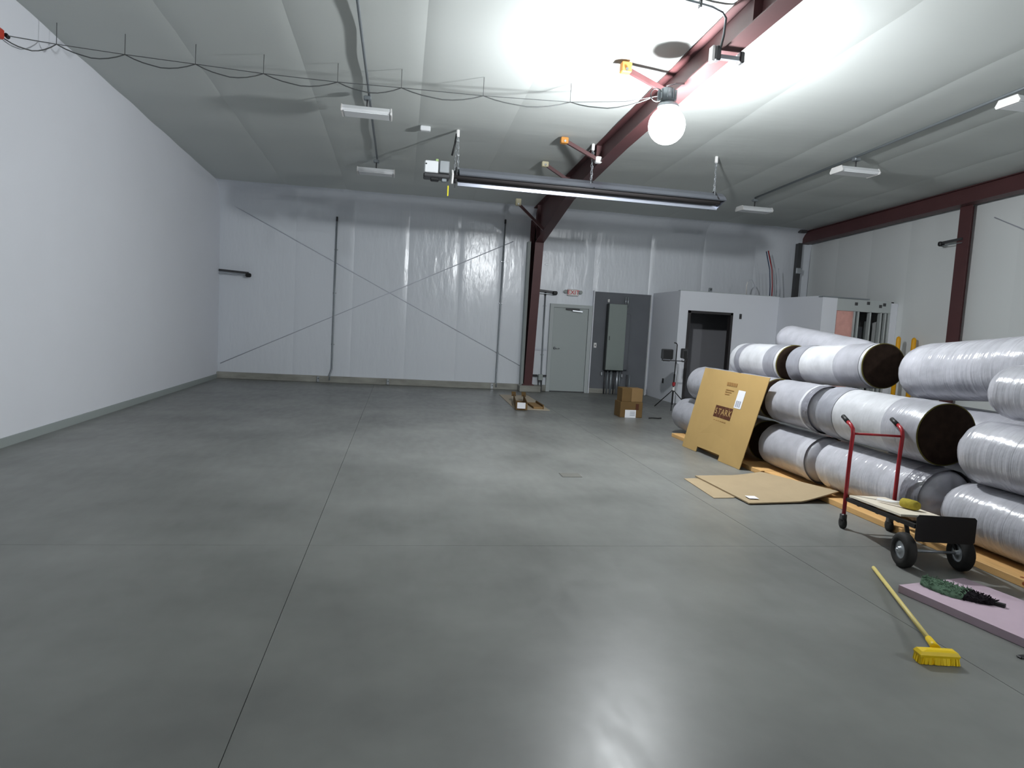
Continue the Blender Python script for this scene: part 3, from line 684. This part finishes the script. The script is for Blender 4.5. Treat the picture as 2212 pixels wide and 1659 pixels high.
MB().bbox(EX - .016, EX - .011, 15.485, 15.515, .42, .50, .002).build('socket', 'black', t)

# ------------------------------------------------------------------ things on the floor at the back
t = thing('carton', 'brown carton with white label, under the smaller carton', 'box', (4.27, 12.22, 0))
MB().bbox(4.07, 4.50, 12.05, 12.40, 0, .29, .006).build('body', 'card_dark', t)
MB().box(4.165, 4.375, 12.045, 12.05, .0, .145).build('label_sticker', 'paper', t)
for z in (.04, .07, .10): MB().box(4.26, 4.355, 12.042, 12.045, z, z + .012).build('label_print', 'paper_grey', t)
MB().box(4.365, 4.425, 12.044, 12.05, .15, .26).build('print_block', 'print', t)
t = thing('carton', 'small tan carton on top of the labelled carton', 'box', (4.29, 12.24, .29))
MB().bbox(4.10, 4.28, 12.09, 12.38, .29, .545, .005).build('body', 'card_dark', t)
MB().bbox(4.281, 4.50, 12.085, 12.385, .29, .54, .005).build('front_flap', 'card_edge', t)
tag(MB().tube([(4.62, 12.0, .01), (4.70, 12.05, .008), (4.80, 12.02, .008), (4.88, 12.06, .01)], .012, 6).build('scrap_strip', 'black'), 'dark scrap lying on the floor right of the cartons', 'scrap')
sh = MB().add([(2.26, 15.2, .002), (2.93, 15.2, .002), (2.87, 12.62, .002), (2.20, 12.72, .002), (2.26, 15.2, .010), (2.93, 15.2, .010), (2.87, 12.62, .010), (2.20, 12.72, .010)],
              [(0, 1, 2, 3), (4, 7, 6, 5), (0, 4, 5, 1), (1, 5, 6, 2), (2, 6, 7, 3), (3, 7, 4, 0)])
tag(sh.build('floor_sheet', 'pale_sheet'), 'thin pale sheet lying flat on the floor before the red column', 'sheet')
TC = Matrix.Translation((2.30, 12.52, 0)) @ Matrix.Rotation(math.radians(-7.5), 4, 'Z')
t = thing('long_carton', 'open narrow carton with white end lying on the pale sheet', 'box', (2.40, 13.3, .01))
for nm, bb, m in (('bottom', (-.11, .11, .02, 1.5, .011, .02), 'card_edge'), ('side', (-.11, -.098, .02, 1.5, .02, .15), 'card_dark'), ('side', (.098, .11, .02, 1.5, .02, .15), 'card_dark'), ('end', (-.098, .098, .02, .035, .02, .13), 'card_dark'), ('end_label', (-.085, .07, -.01, .02, .04, .15), 'paper')):
    MB().box(*bb).move(TC).build(nm, m, t)
for x in (-.105, .105): MB().bar((x, 1.45, .12), (x, 1.62, .19), .01, .09, (1, 0, 0)).move(TC).build('flap', 'card_dark', t)
t = thing('carton_tray', 'shallow tan tray beside the open narrow carton', 'box', (2.68, 13.2, .01))
MB().box(2.58, 2.76, 12.78, 13.5, .011, .05).build('body', 'card_edge', t)
MB().box(2.761, 2.78, 12.76, 13.5, .011, .09).build('side', 'card_dark', t)
tag(MB().bbox(1.78, 2.0, 7.02, 7.20, 0, .006, .002).build('floor_cover', 'floor_patch'), 'small dark cover plate flat in the middle of the floor', 'plate')

# ------------------------------------------------------------------ insulation rolls
def roll(label, x, z, y0, y1, r, dz=0.0, dx=0.0, near='open', far='wrap', mat_='facing', bands=(), squash=0.94, seed=0.0, group='insulation rolls'):
    """roll lying along y from near end y0 to far end y1; dz, dx shift the far end"""
    t = thing('insulation_roll', label, 'roll', (x, (y0 + y1) / 2, z - r * squash), 'stacked insulation rolls')
    L = y1 - y0; N = 48
    def axis(f): return x + dx * f, y0 + L * f, z + dz * f
    def rad(f, a):
        e_ = max(0, 1 - min(f if near == 'wrap' else 1, (1 - f) if far == 'wrap' else 1) * L / .35)
        k = 1 + .022 * e_ * fbm(math.cos(a) * 5 + seed, math.sin(a) * 5, f * 9) + .018 * fbm(math.cos(a) * 1.2 + seed, math.sin(a) * 1.2, f * 3 + seed) + .008 * fbm(math.cos(a) * 3, math.sin(a) * 3 + seed, f * 14)
        return r * k
    def ring(f, s=1.0, push=0.0, ex=0.0):
        cx, cyy, cz = axis(f); out = []
        for i in range(N):
            a = 2 * PI * i / N; q = (rad(min(max(f, 0), 1), a) + ex) * s
            wob = push * .35 * fbm(math.cos(a) * 2 + seed * 3, math.sin(a) * 2, 2.0)
            out.append((cx + q * math.cos(a), cyy + wob, cz + q * math.sin(a) * squash))
        return out
    fs = [k / 40 for k in range(41)]
    rings = [ring(f) for f in fs]
    bl = min(.09, L * .1) / L
    if near == 'wrap': rings = [ring(-.55 * bl + 0.0, .30, .09), ring(-.42 * bl, .62, .06), ring(-.12 * bl, .86, .03)] + [ring(.35 * bl, .955)] + [ring(f) for f in fs if f > bl]
    if far == 'wrap': rings = [q for q in rings if True][:-2] + [ring(1 - .4 * bl, .96), ring(1 + .12 * bl, .86, .03), ring(1 + .42 * bl, .6, .05), ring(1 + .55 * bl, .28, .05)]
    mb = MB(); mb.rings(rings, near == 'wrap' or far != 'wrap' or True, True)
    mb.build('facing', mat_, t)
    if near == 'open':
        cx, cyy, cz = axis(0)
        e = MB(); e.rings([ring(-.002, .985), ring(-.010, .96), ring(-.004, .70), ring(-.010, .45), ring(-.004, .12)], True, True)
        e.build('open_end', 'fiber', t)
        e = MB(); e.rings([ring(.003, 1.0, 0, .003), ring(-.004, 1.0, 0, .003), ring(-.004, 1.0, 0, -.008)], False, True)
        e.build('yellow_rim', 'fiber_yellow', t)
    for f0, f1, m in bands:
        k = MB(); k.rings([ring(f0 + (f1 - f0) * q / 5, 1.0, 0, .004 if q in (0, 5) else .007) for q in range(6)], False, True)
        k.build('wrap_band', m, t)
    return t
R1 = .275
# bottom row along the front, far to near
roll('farthest roll of the bottom row, left of the leaning cardboard', 4.60, .325, 9.25, 10.30, R1, near='wrap', mat_='facing', seed=1)
roll('bottom roll mostly hidden behind the leaning cardboard', 4.62, .325, 7.86, 9.12, .27, near='open', mat_='facing', seed=2)
roll('bottom roll showing just right of the leaning cardboard', 4.60, .325, 6.60, 7.62, R1, near='wrap', mat_='facing', bands=((.02, .16, 'wrap'),), seed=3)
roll('long bottom roll behind the red handled cart', 4.60, .325, 4.98, 6.46, R1, near='wrap', mat_='wrap', bands=((.0, .14, 'wrap_dark'),), seed=4)
roll('nearest roll of the bottom row, behind the black cart plate', 4.60, .305, 2.6, 4.78, .255, near='wrap', mat_='wrap', seed=5)
# middle row
roll('farthest roll of the middle row, left of the leaning cardboard top', 4.60, .865, 8.82, 9.82, R1, near='wrap', mat_='facing', seed=6)
roll('middle row roll mostly hidden behind the leaning cardboard', 4.64, .865, 7.74, 8.70, .27, near='open', mat_='facing', seed=7)
roll('short middle row roll right of the leaning cardboard', 4.60, .87, 6.64, 7.55, R1, near='wrap', mat_='facing', bands=((.0, .13, 'wrap_dark'), (.13, .17, 'facing_white')), seed=8)
roll('white middle row roll with big dark open end', 4.60, .875, 5.06, 6.50, .283, near='open', mat_='facing_white', bands=((.0, .30, 'facing'), (.80, .985, 'facing_grey')), seed=9)
roll('nearest roll of the middle row, at the right edge', 4.63, .805, 2.7, 4.70, .272, near='wrap', mat_='wrap', seed=10)
# second file, glimpsed behind
roll('roll glimpsed behind the big dark open end', 5.24, .835, 3.9, 6.35, .25, near='wrap', mat_='facing', seed=11)
roll('hidden roll under the one glimpsed behind the open end', 5.22, .325, 3.8, 6.3, R1, near='wrap', mat_='facing', seed=12)
# top row
roll('top row roll above the leaning cardboard with grey bands', 4.92, 1.30, 7.92, 9.2, .255, dz=-.02, near='open', mat_='facing_white', bands=((.05, .25, 'facing_grey'), (.74, .85, 'facing_grey')), seed=13)
roll('white top row roll with round dark open end', 4.97, 1.385, 6.38, 7.80, .25, dz=-.085, near='open', mat_='facing_white', bands=((.04, .34, 'facing'), (.80, .985, 'facing_grey')), seed=14)
roll('big tilted silver roll on the top right of the stack', 5.24, 1.635, 3.3, 6.16, .30, dz=-.285, near='wrap', mat_='wrap', seed=15)
roll('silver roll at the right edge, above the nearest middle roll', 4.73, 1.295, 2.7, 4.62, .23, near='wrap', mat_='wrap', seed=16)
roll('pale roll lying highest, behind the top row', 5.44, 1.43, 7.25, 8.95, .225, dz=.17, dx=.0, near='wrap', mat_='facing', seed=17)
# lumber the rolls lie on
t = thing('lumber_runner', 'long pine plank under the front edge of the roll stack', 'lumber', (4.35, 6, 0))
MB().bbox(4.275, 4.66, 1.6, 7.3, 0, .055, .004).build('plank', 'pine', t)
MB().tube([(4.273, 3.9, .03), (4.277, 3.9, .03)], .012, 8).build('knot', 'pine_knot', t)
MB().tube([(4.315, 3.95, .0545), (4.315, 3.95, .0562)], .016, 8).build('knot', 'pine_knot', t)
tag(MB().bbox(4.24, 4.66, 7.32, 10.0, 0, .055, .004).build('lumber_runner', 'pine'), 'pine plank under the stack at its far end', 'lumber')
tag(MB().bbox(5.05, 5.4, 1.6, 10.2, 0, .055, .004).build('lumber_runner', 'pine'), 'pine plank hidden under the back of the bottom rolls', 'lumber')

# ------------------------------------------------------------------ cardboard sheets
BL = Vector((4.055, 9.15, .003)); BR = Vector((4.12, 7.59, .003)); TL = Vector((4.235, 8.98, 1.150)); TR = Vector((4.265, 7.33, 1.150))
def cb(u, v, off=0.0):
    p = (BL * (1 - u) + BR * u) * (1 - v) + (TL * (1 - u) + TR * u) * v
    nrm = (BR - BL).cross(TL - BL).normalized()
    if nrm.x > 0: nrm = -nrm
    return p + nrm * off
t = thing('cardboard_sheet', 'tall cardboard sheet with dark printed word leaning on the rolls', 'cardboard', (4.1, 8.4, 0))
out = [(0, 0), (.27, 0), (.27, .065), (.66, .065), (.66, 0), (1, 0), (1, 1), (0, 1)]
mb = MB(); n_ = len(out)
vs = [cb(u, v, 0.004) for u, v in out] + [cb(u, v, -0.004) for u, v in out]
fs = [tuple(range(n_)), tuple(range(n_, 2 * n_))[::-1]] + [(i, (i + 1) % n_, n_ + (i + 1) % n_, n_ + i) for i in range(n_)]
mb.add(vs, fs); mb.build('sheet', 'card', t)
def patch(name, u0, u1, v0, v1, m, off=.0055):
    q = MB(); q.add([cb(u0, v0, off), cb(u1, v0, off), cb(u1, v1, off), cb(u0, v1, off), cb(u0, v0, off - .0015), cb(u1, v0, off - .0015), cb(u1, v1, off - .0015), cb(u0, v1, off - .0015)],
          [(0, 1, 2, 3), (4, 7, 6, 5), (0, 4, 5, 1), (1, 5, 6, 2), (2, 6, 7, 3), (3, 7, 4, 0)])
    return q.build(name, m, t)
for k in range(5):
    u0 = .375 + k * .0555
    patch('print_block', u0, u0 + .0525, .465, .60, 'print')
ux = (cb(1, .5) - cb(0, .5)).normalized(); vy = (cb(.5, 1) - cb(.5, 0)).normalized()
for k, chh in enumerate('STARK'):
    text('lettering', chh, 'card', t, .115, cb(.401 + k * .0555, .532, .0062), ux, vy, .0006)
for k in range(5): patch('faint_print', .44 + k * .034, .465 + k * .034, .842, .88, 'print_faint')
for v in (.79, .765, .74): patch('faint_print', .45, .575 - (.79 - v), v, v + .008, 'print_faint')
for k in range(6): patch('faint_print', .40 + k * .035, .425 + k * .035, .425, .433, 'print_faint')
lb = patch('white_label', .645, .75, .615, .815, 'paper')
for k in range(3): patch('label_print', .66 + k * .026, .678 + k * .026, .63, .70, 'paper_grey', .0072)

def flat(name, pts, z, lab, lift=(), th=.006, m='card_flat'):
    mb = MB(); n_ = len(pts)
    zz = [z + (lift[i] if i < len(lift) else 0) for i in range(n_)]
    vs = [(p[0], p[1], zz[i] + th) for i, p in enumerate(pts)] + [(p[0], p[1], zz[i]) for i, p in enumerate(pts)]
    fs = [tuple(range(n_)), tuple(range(n_, 2 * n_))[::-1]] + [(i, (i + 1) % n_, n_ + (i + 1) % n_, n_ + i) for i in range(n_)]
    mb.add(vs, fs); return mb.build(name, m)
tag(flat('cardboard_sheet', [(3.17, 7.04), (3.12, 6.20), (3.33, 6.22), (3.9, 6.5), (4.19, 6.9), (4.19, 7.2)], .001, '', m='card_flat'), 'lower flat cardboard sheet peeping out on the floor', 'cardboard')
t = thing('cardboard_sheet', 'upper flat cardboard sheet on the floor, edge lifted on the plank', 'cardboard', (3.8, 6.5, 0))
up_ = MB()
def fcb(u, v):
    a = Vector((3.34, 7.13, 0)).lerp(Vector((3.37, 5.97, 0)), v); b = Vector((4.20, 7.24, 0)).lerp(Vector((4.40, 6.10, 0)), v)
    p = a.lerp(b, u); z = .022 + .09 * max(0, (u - .58) / .42) ** 1.15 * (.4 + .6 * v) + .012 * v * max(0, u - .3)
    return (p.x, p.y, z)
up_.grid(fcb, 14, 6, False)
up_.build('sheet', 'card_flat', t)
t.children[0].data.materials[0] = M['card_flat']
so = t.children[0].modifiers.new('thickness', 'SOLIDIFY'); so.thickness = .012; so.offset = -1
MB().add([(3.44, 6.10, .0325), (3.54, 6.09, .0325), (3.55, 6.20, .0325), (3.45, 6.21, .0325)], [(0, 1, 2, 3)]).build('white_label', 'paper', t)

# ------------------------------------------------------------------ hand cart
A = math.atan2(-.175, .95)
T = Matrix.Translation((3.885, 4.27, 0)) @ Matrix.Rotation(A, 4, 'Z')
t = thing('hand_truck', 'red handled hand truck lying flat as a cart beside the rolls', 'cart', (3.885, 4.29, 0))
def P(mb, name, m, par=None): return mb.move(T).build(name, m, par or t)
for sx in (-1, 1):
    hnd = P(MB().tube([(sx * .21, .95, .10), (sx * .21, .95, .30), (sx * .21, .945, .62), (sx * .21, .93, .83), (sx * .21, .94, .875), (sx * .213, .98, .905), (sx * .215, 1.04, .925)], .0165, 10), 'handle', 'red')
    P(MB().tube([(sx * .213, 1.03, .921), (sx * .213, 1.13, .957)], .020, 10), 'grip', 'black', hnd)
    P(MB().bar((sx * .20, .93, .262), (sx * .20, -.10, .332), .028, .03), 'side_rail', 'black_steel')
    cxx = -.21 if sx < 0 else .19
    cs = P(MB().bbox(cxx - .022, cxx + .022, .925, .985, .075, .13, .008), 'caster_fork', 'dark_steel')
    P(MB().lathe((cxx - .016, .955, .05), [(.02, 0), (.05, .002), (.05, .03), (.02, .032)], (1, 0, 0), 18), 'caster_wheel', 'rubber', cs)
    wx = -.215 if sx < 0 else .197
    wh = P(MB().lathe((wx - .04, 0, .128), [(.065, .010), (.085, .0), (.112, .003), (.126, .018), (.128, .04), (.126, .062), (.112, .077), (.085, .08), (.065, .070)], (1, 0, 0), 28, False), 'tyre', 'rubber')
    P(MB().lathe((wx - .034, 0, .128), [(.012, -.012), (.022, -.008), (.024, .008), (.058, .014), (.068, .004), (.068, .066), (.03, .055), (.012, .07)], (1, 0, 0), 22), 'wheel_rim', 'galv', wh)
    P(MB().bar((sx * .15, .12, .30), (sx * .17, 0, .14), .025, .02), 'axle_bracket', 'black_steel')
P(MB().tube([(-.21, .935, .835), (.21, .935, .835)], .010, 8), 'crossbar', 'red')
P(MB().tube([(-.20, .95, .26), (.20, .95, .26)], .014, 8), 'lower_crossbar', 'black_steel')
P(MB().tube([(-.27, 0, .128), (.27, 0, .128)], .011, 8), 'axle', 'galv')
for y in (.15, .45, .75): P(MB().bar((-.2, y, .31 - y * .07), (.2, y, .31 - y * .07), .03, .015), 'cross_slat', 'black_steel')
pl = [(-.195, .228), (.195, .228), (.21, .243), (.21, .405), (.195, .42), (-.195, .42), (-.21, .405), (-.21, .243)]
P(MB().prism(pl, 'y', -.115, -.107), 'toe_plate', 'black_steel')
t = thing('deck_board', 'pale stained board lying on the hand truck', 'board', (3.96, 4.7, .32))
bd = MB().box(-.205, .10, .10, .90, -.008, .008)
bd.move(T @ Matrix.Translation((0, 0, .364)) @ Matrix.Rotation(-.071, 4, 'X')); bd.build('board', 'board_white', t)
Td = T @ Matrix.Translation((-.05, 0, .374)) @ Matrix.Rotation(-.071, 4, 'X')
t = thing('hand_brush', 'small brush with olive bristles and pale handle on the board', 'brush', tuple(Td @ Vector((.03, .36, 0))))
MB().tube([(-.06, .62, .02), (-.02, .50, .022), (.02, .40, .03)], [.012, .014, .018], 8).move(Td).build('handle', 'white_plastic', t)
hb = MB().lathe((.02, .41, .04), [(.02, 0), (.036, .01), (.040, .06), (.038, .12), (.03, .15)], (.3, -1, -.02), 16); hb.move(Td); hb.build('bristle_head', 'olive', t)

# ------------------------------------------------------------------ pink foam board and mop head
e1 = Vector((.19, -.98, 0)).normalized(); e2 = Vector((.98, .19, 0)).normalized(); o0 = Vector((3.275, 3.85, 0))
t = thing('foam_board', 'thick pink foam board lying flat on the floor beside the plank', 'foam board', tuple(o0))
cor = [o0, o0 + e2 * .60, o0 + e2 * .60 + e1 * 1.5, o0 + e1 * 1.5]
MB().rings([[c + Vector((0, 0, z)) for c in cor] for z in (.002, .05)], True, False).build('slab', 'pink_foam', t)
t = thing('mop_head', 'green fringed dust mop head with black end on the pink foam', 'mop head', (3.58, 3.7, .05))
def mopfn(len0, len1, wd):
    def fn(u, v):
        f = len0 + (len1 - len0) * u; a = PI * v
        wdd = wd * math.sin(PI * min(max(f * .92 + .06, 0), 1)) ** .5 * (1 + .12 * fbm(f * 9, v * 3))
        base = Vector((3.475, 3.88, .05)).lerp(Vector((3.67, 3.52, .05)), f)
        side = Vector((.85, .52, 0))
        return base + side * (wdd * math.cos(a)) + Vector((0, 0, .002 + .045 * math.sin(a) * (1 - .5 * f) * (1 + .3 * fbm(f * 14, v * 8))))
    return fn
MB().grid(mopfn(0, .64, .115), 26, 12).build('green_pad', 'mop_green', t)
MB().grid(mopfn(.60, 1.0, .10), 18, 12).build('dark_pad', 'mop_dark', t)
fr = MB(); frd = MB()
for k in range(420):
    f = random.random(); v = random.random(); f_ = mopfn(0, 1, .11); p = Vector(f_(f, v)); q = Vector(f_(f, random.choice([-.06, 1.06]) if random.random() < .6 else v))
    dirv = Vector((random.uniform(-1, 1), random.uniform(-1, 1), random.uniform(.1, .6))).normalized()
    (fr if f < .6 else frd).bar(p, p + dirv * random.uniform(.012, .028), .003, .003)
tag(fr.build('green_fringe', 'mop_green', t), kind='stuff'); tag(frd.build('dark_fringe', 'mop_dark', t), kind='stuff')
MB().bar((3.665, 3.53, .06), (3.70, 3.475, .062), .03, .02).build('end_clip', 'black', t)

# ------------------------------------------------------------------ yellow broom
t = thing('broom', 'bright yellow broom lying on the floor at the lower right', 'broom', (3.0, 3.3, 0))
hd0 = Vector((2.77, 2.95, .0))
tip = Vector((3.405, 4.26, .014)); neck = Vector((2.82, 3.05, .062))
MB().tube([tip, tip.lerp(neck, .5), neck], .0125, 10).build('handle', 'yellow_wood', t)
MB().tube([tip.lerp(neck, .97), tip.lerp(neck, 1.03), tip.lerp(neck, 1.06) + Vector((0, 0, -.006))], [.017, .019, .026], 10).build('socket', 'yellow', t)
hx_ = Vector((.985, -.17, 0)).normalized(); hy_ = Vector((.17, .985, 0))
def hp(a, b, z): return hd0 + hx_ * a + hy_ * b + Vector((0, 0, z))
def rect(z, a, b, sh=0.0): return [hp(-a + sh, -b, z), hp(a + sh, -b, z), hp(a + sh, b, z), hp(-a + sh, b, z)]
MB().rings([rect(.036, .098, .030), rect(.050, .102, .034), rect(.066, .092, .026), rect(.072, .060, .014)], True, False).build('head_block', 'yellow', t)
br = MB()
for i in range(26):
    for j in range(6):
        a = -.093 + .186 * i / 25; b = -.024 + .048 * j / 5
        br.bar(hp(a, b, .042), hp(a * 1.05 + random.uniform(-.003, .003), b * 1.25 + random.uniform(-.004, .004), .002), .010, .010)
tag(br.build('bristles', 'yellow', t), kind='stuff')

# scraps at the right edge
for p, lab in (((3.30, 2.97), 'small dark scrap at the right edge near the pink foam'), ((3.25, 2.87), 'second dark scrap at the right edge, nearer the camera')):
    tag(MB().bbox(p[0] - .02, p[0] + .035, p[1] - .018, p[1] + .018, 0, .012, .005).build('scrap', 'black'), lab, 'scrap')
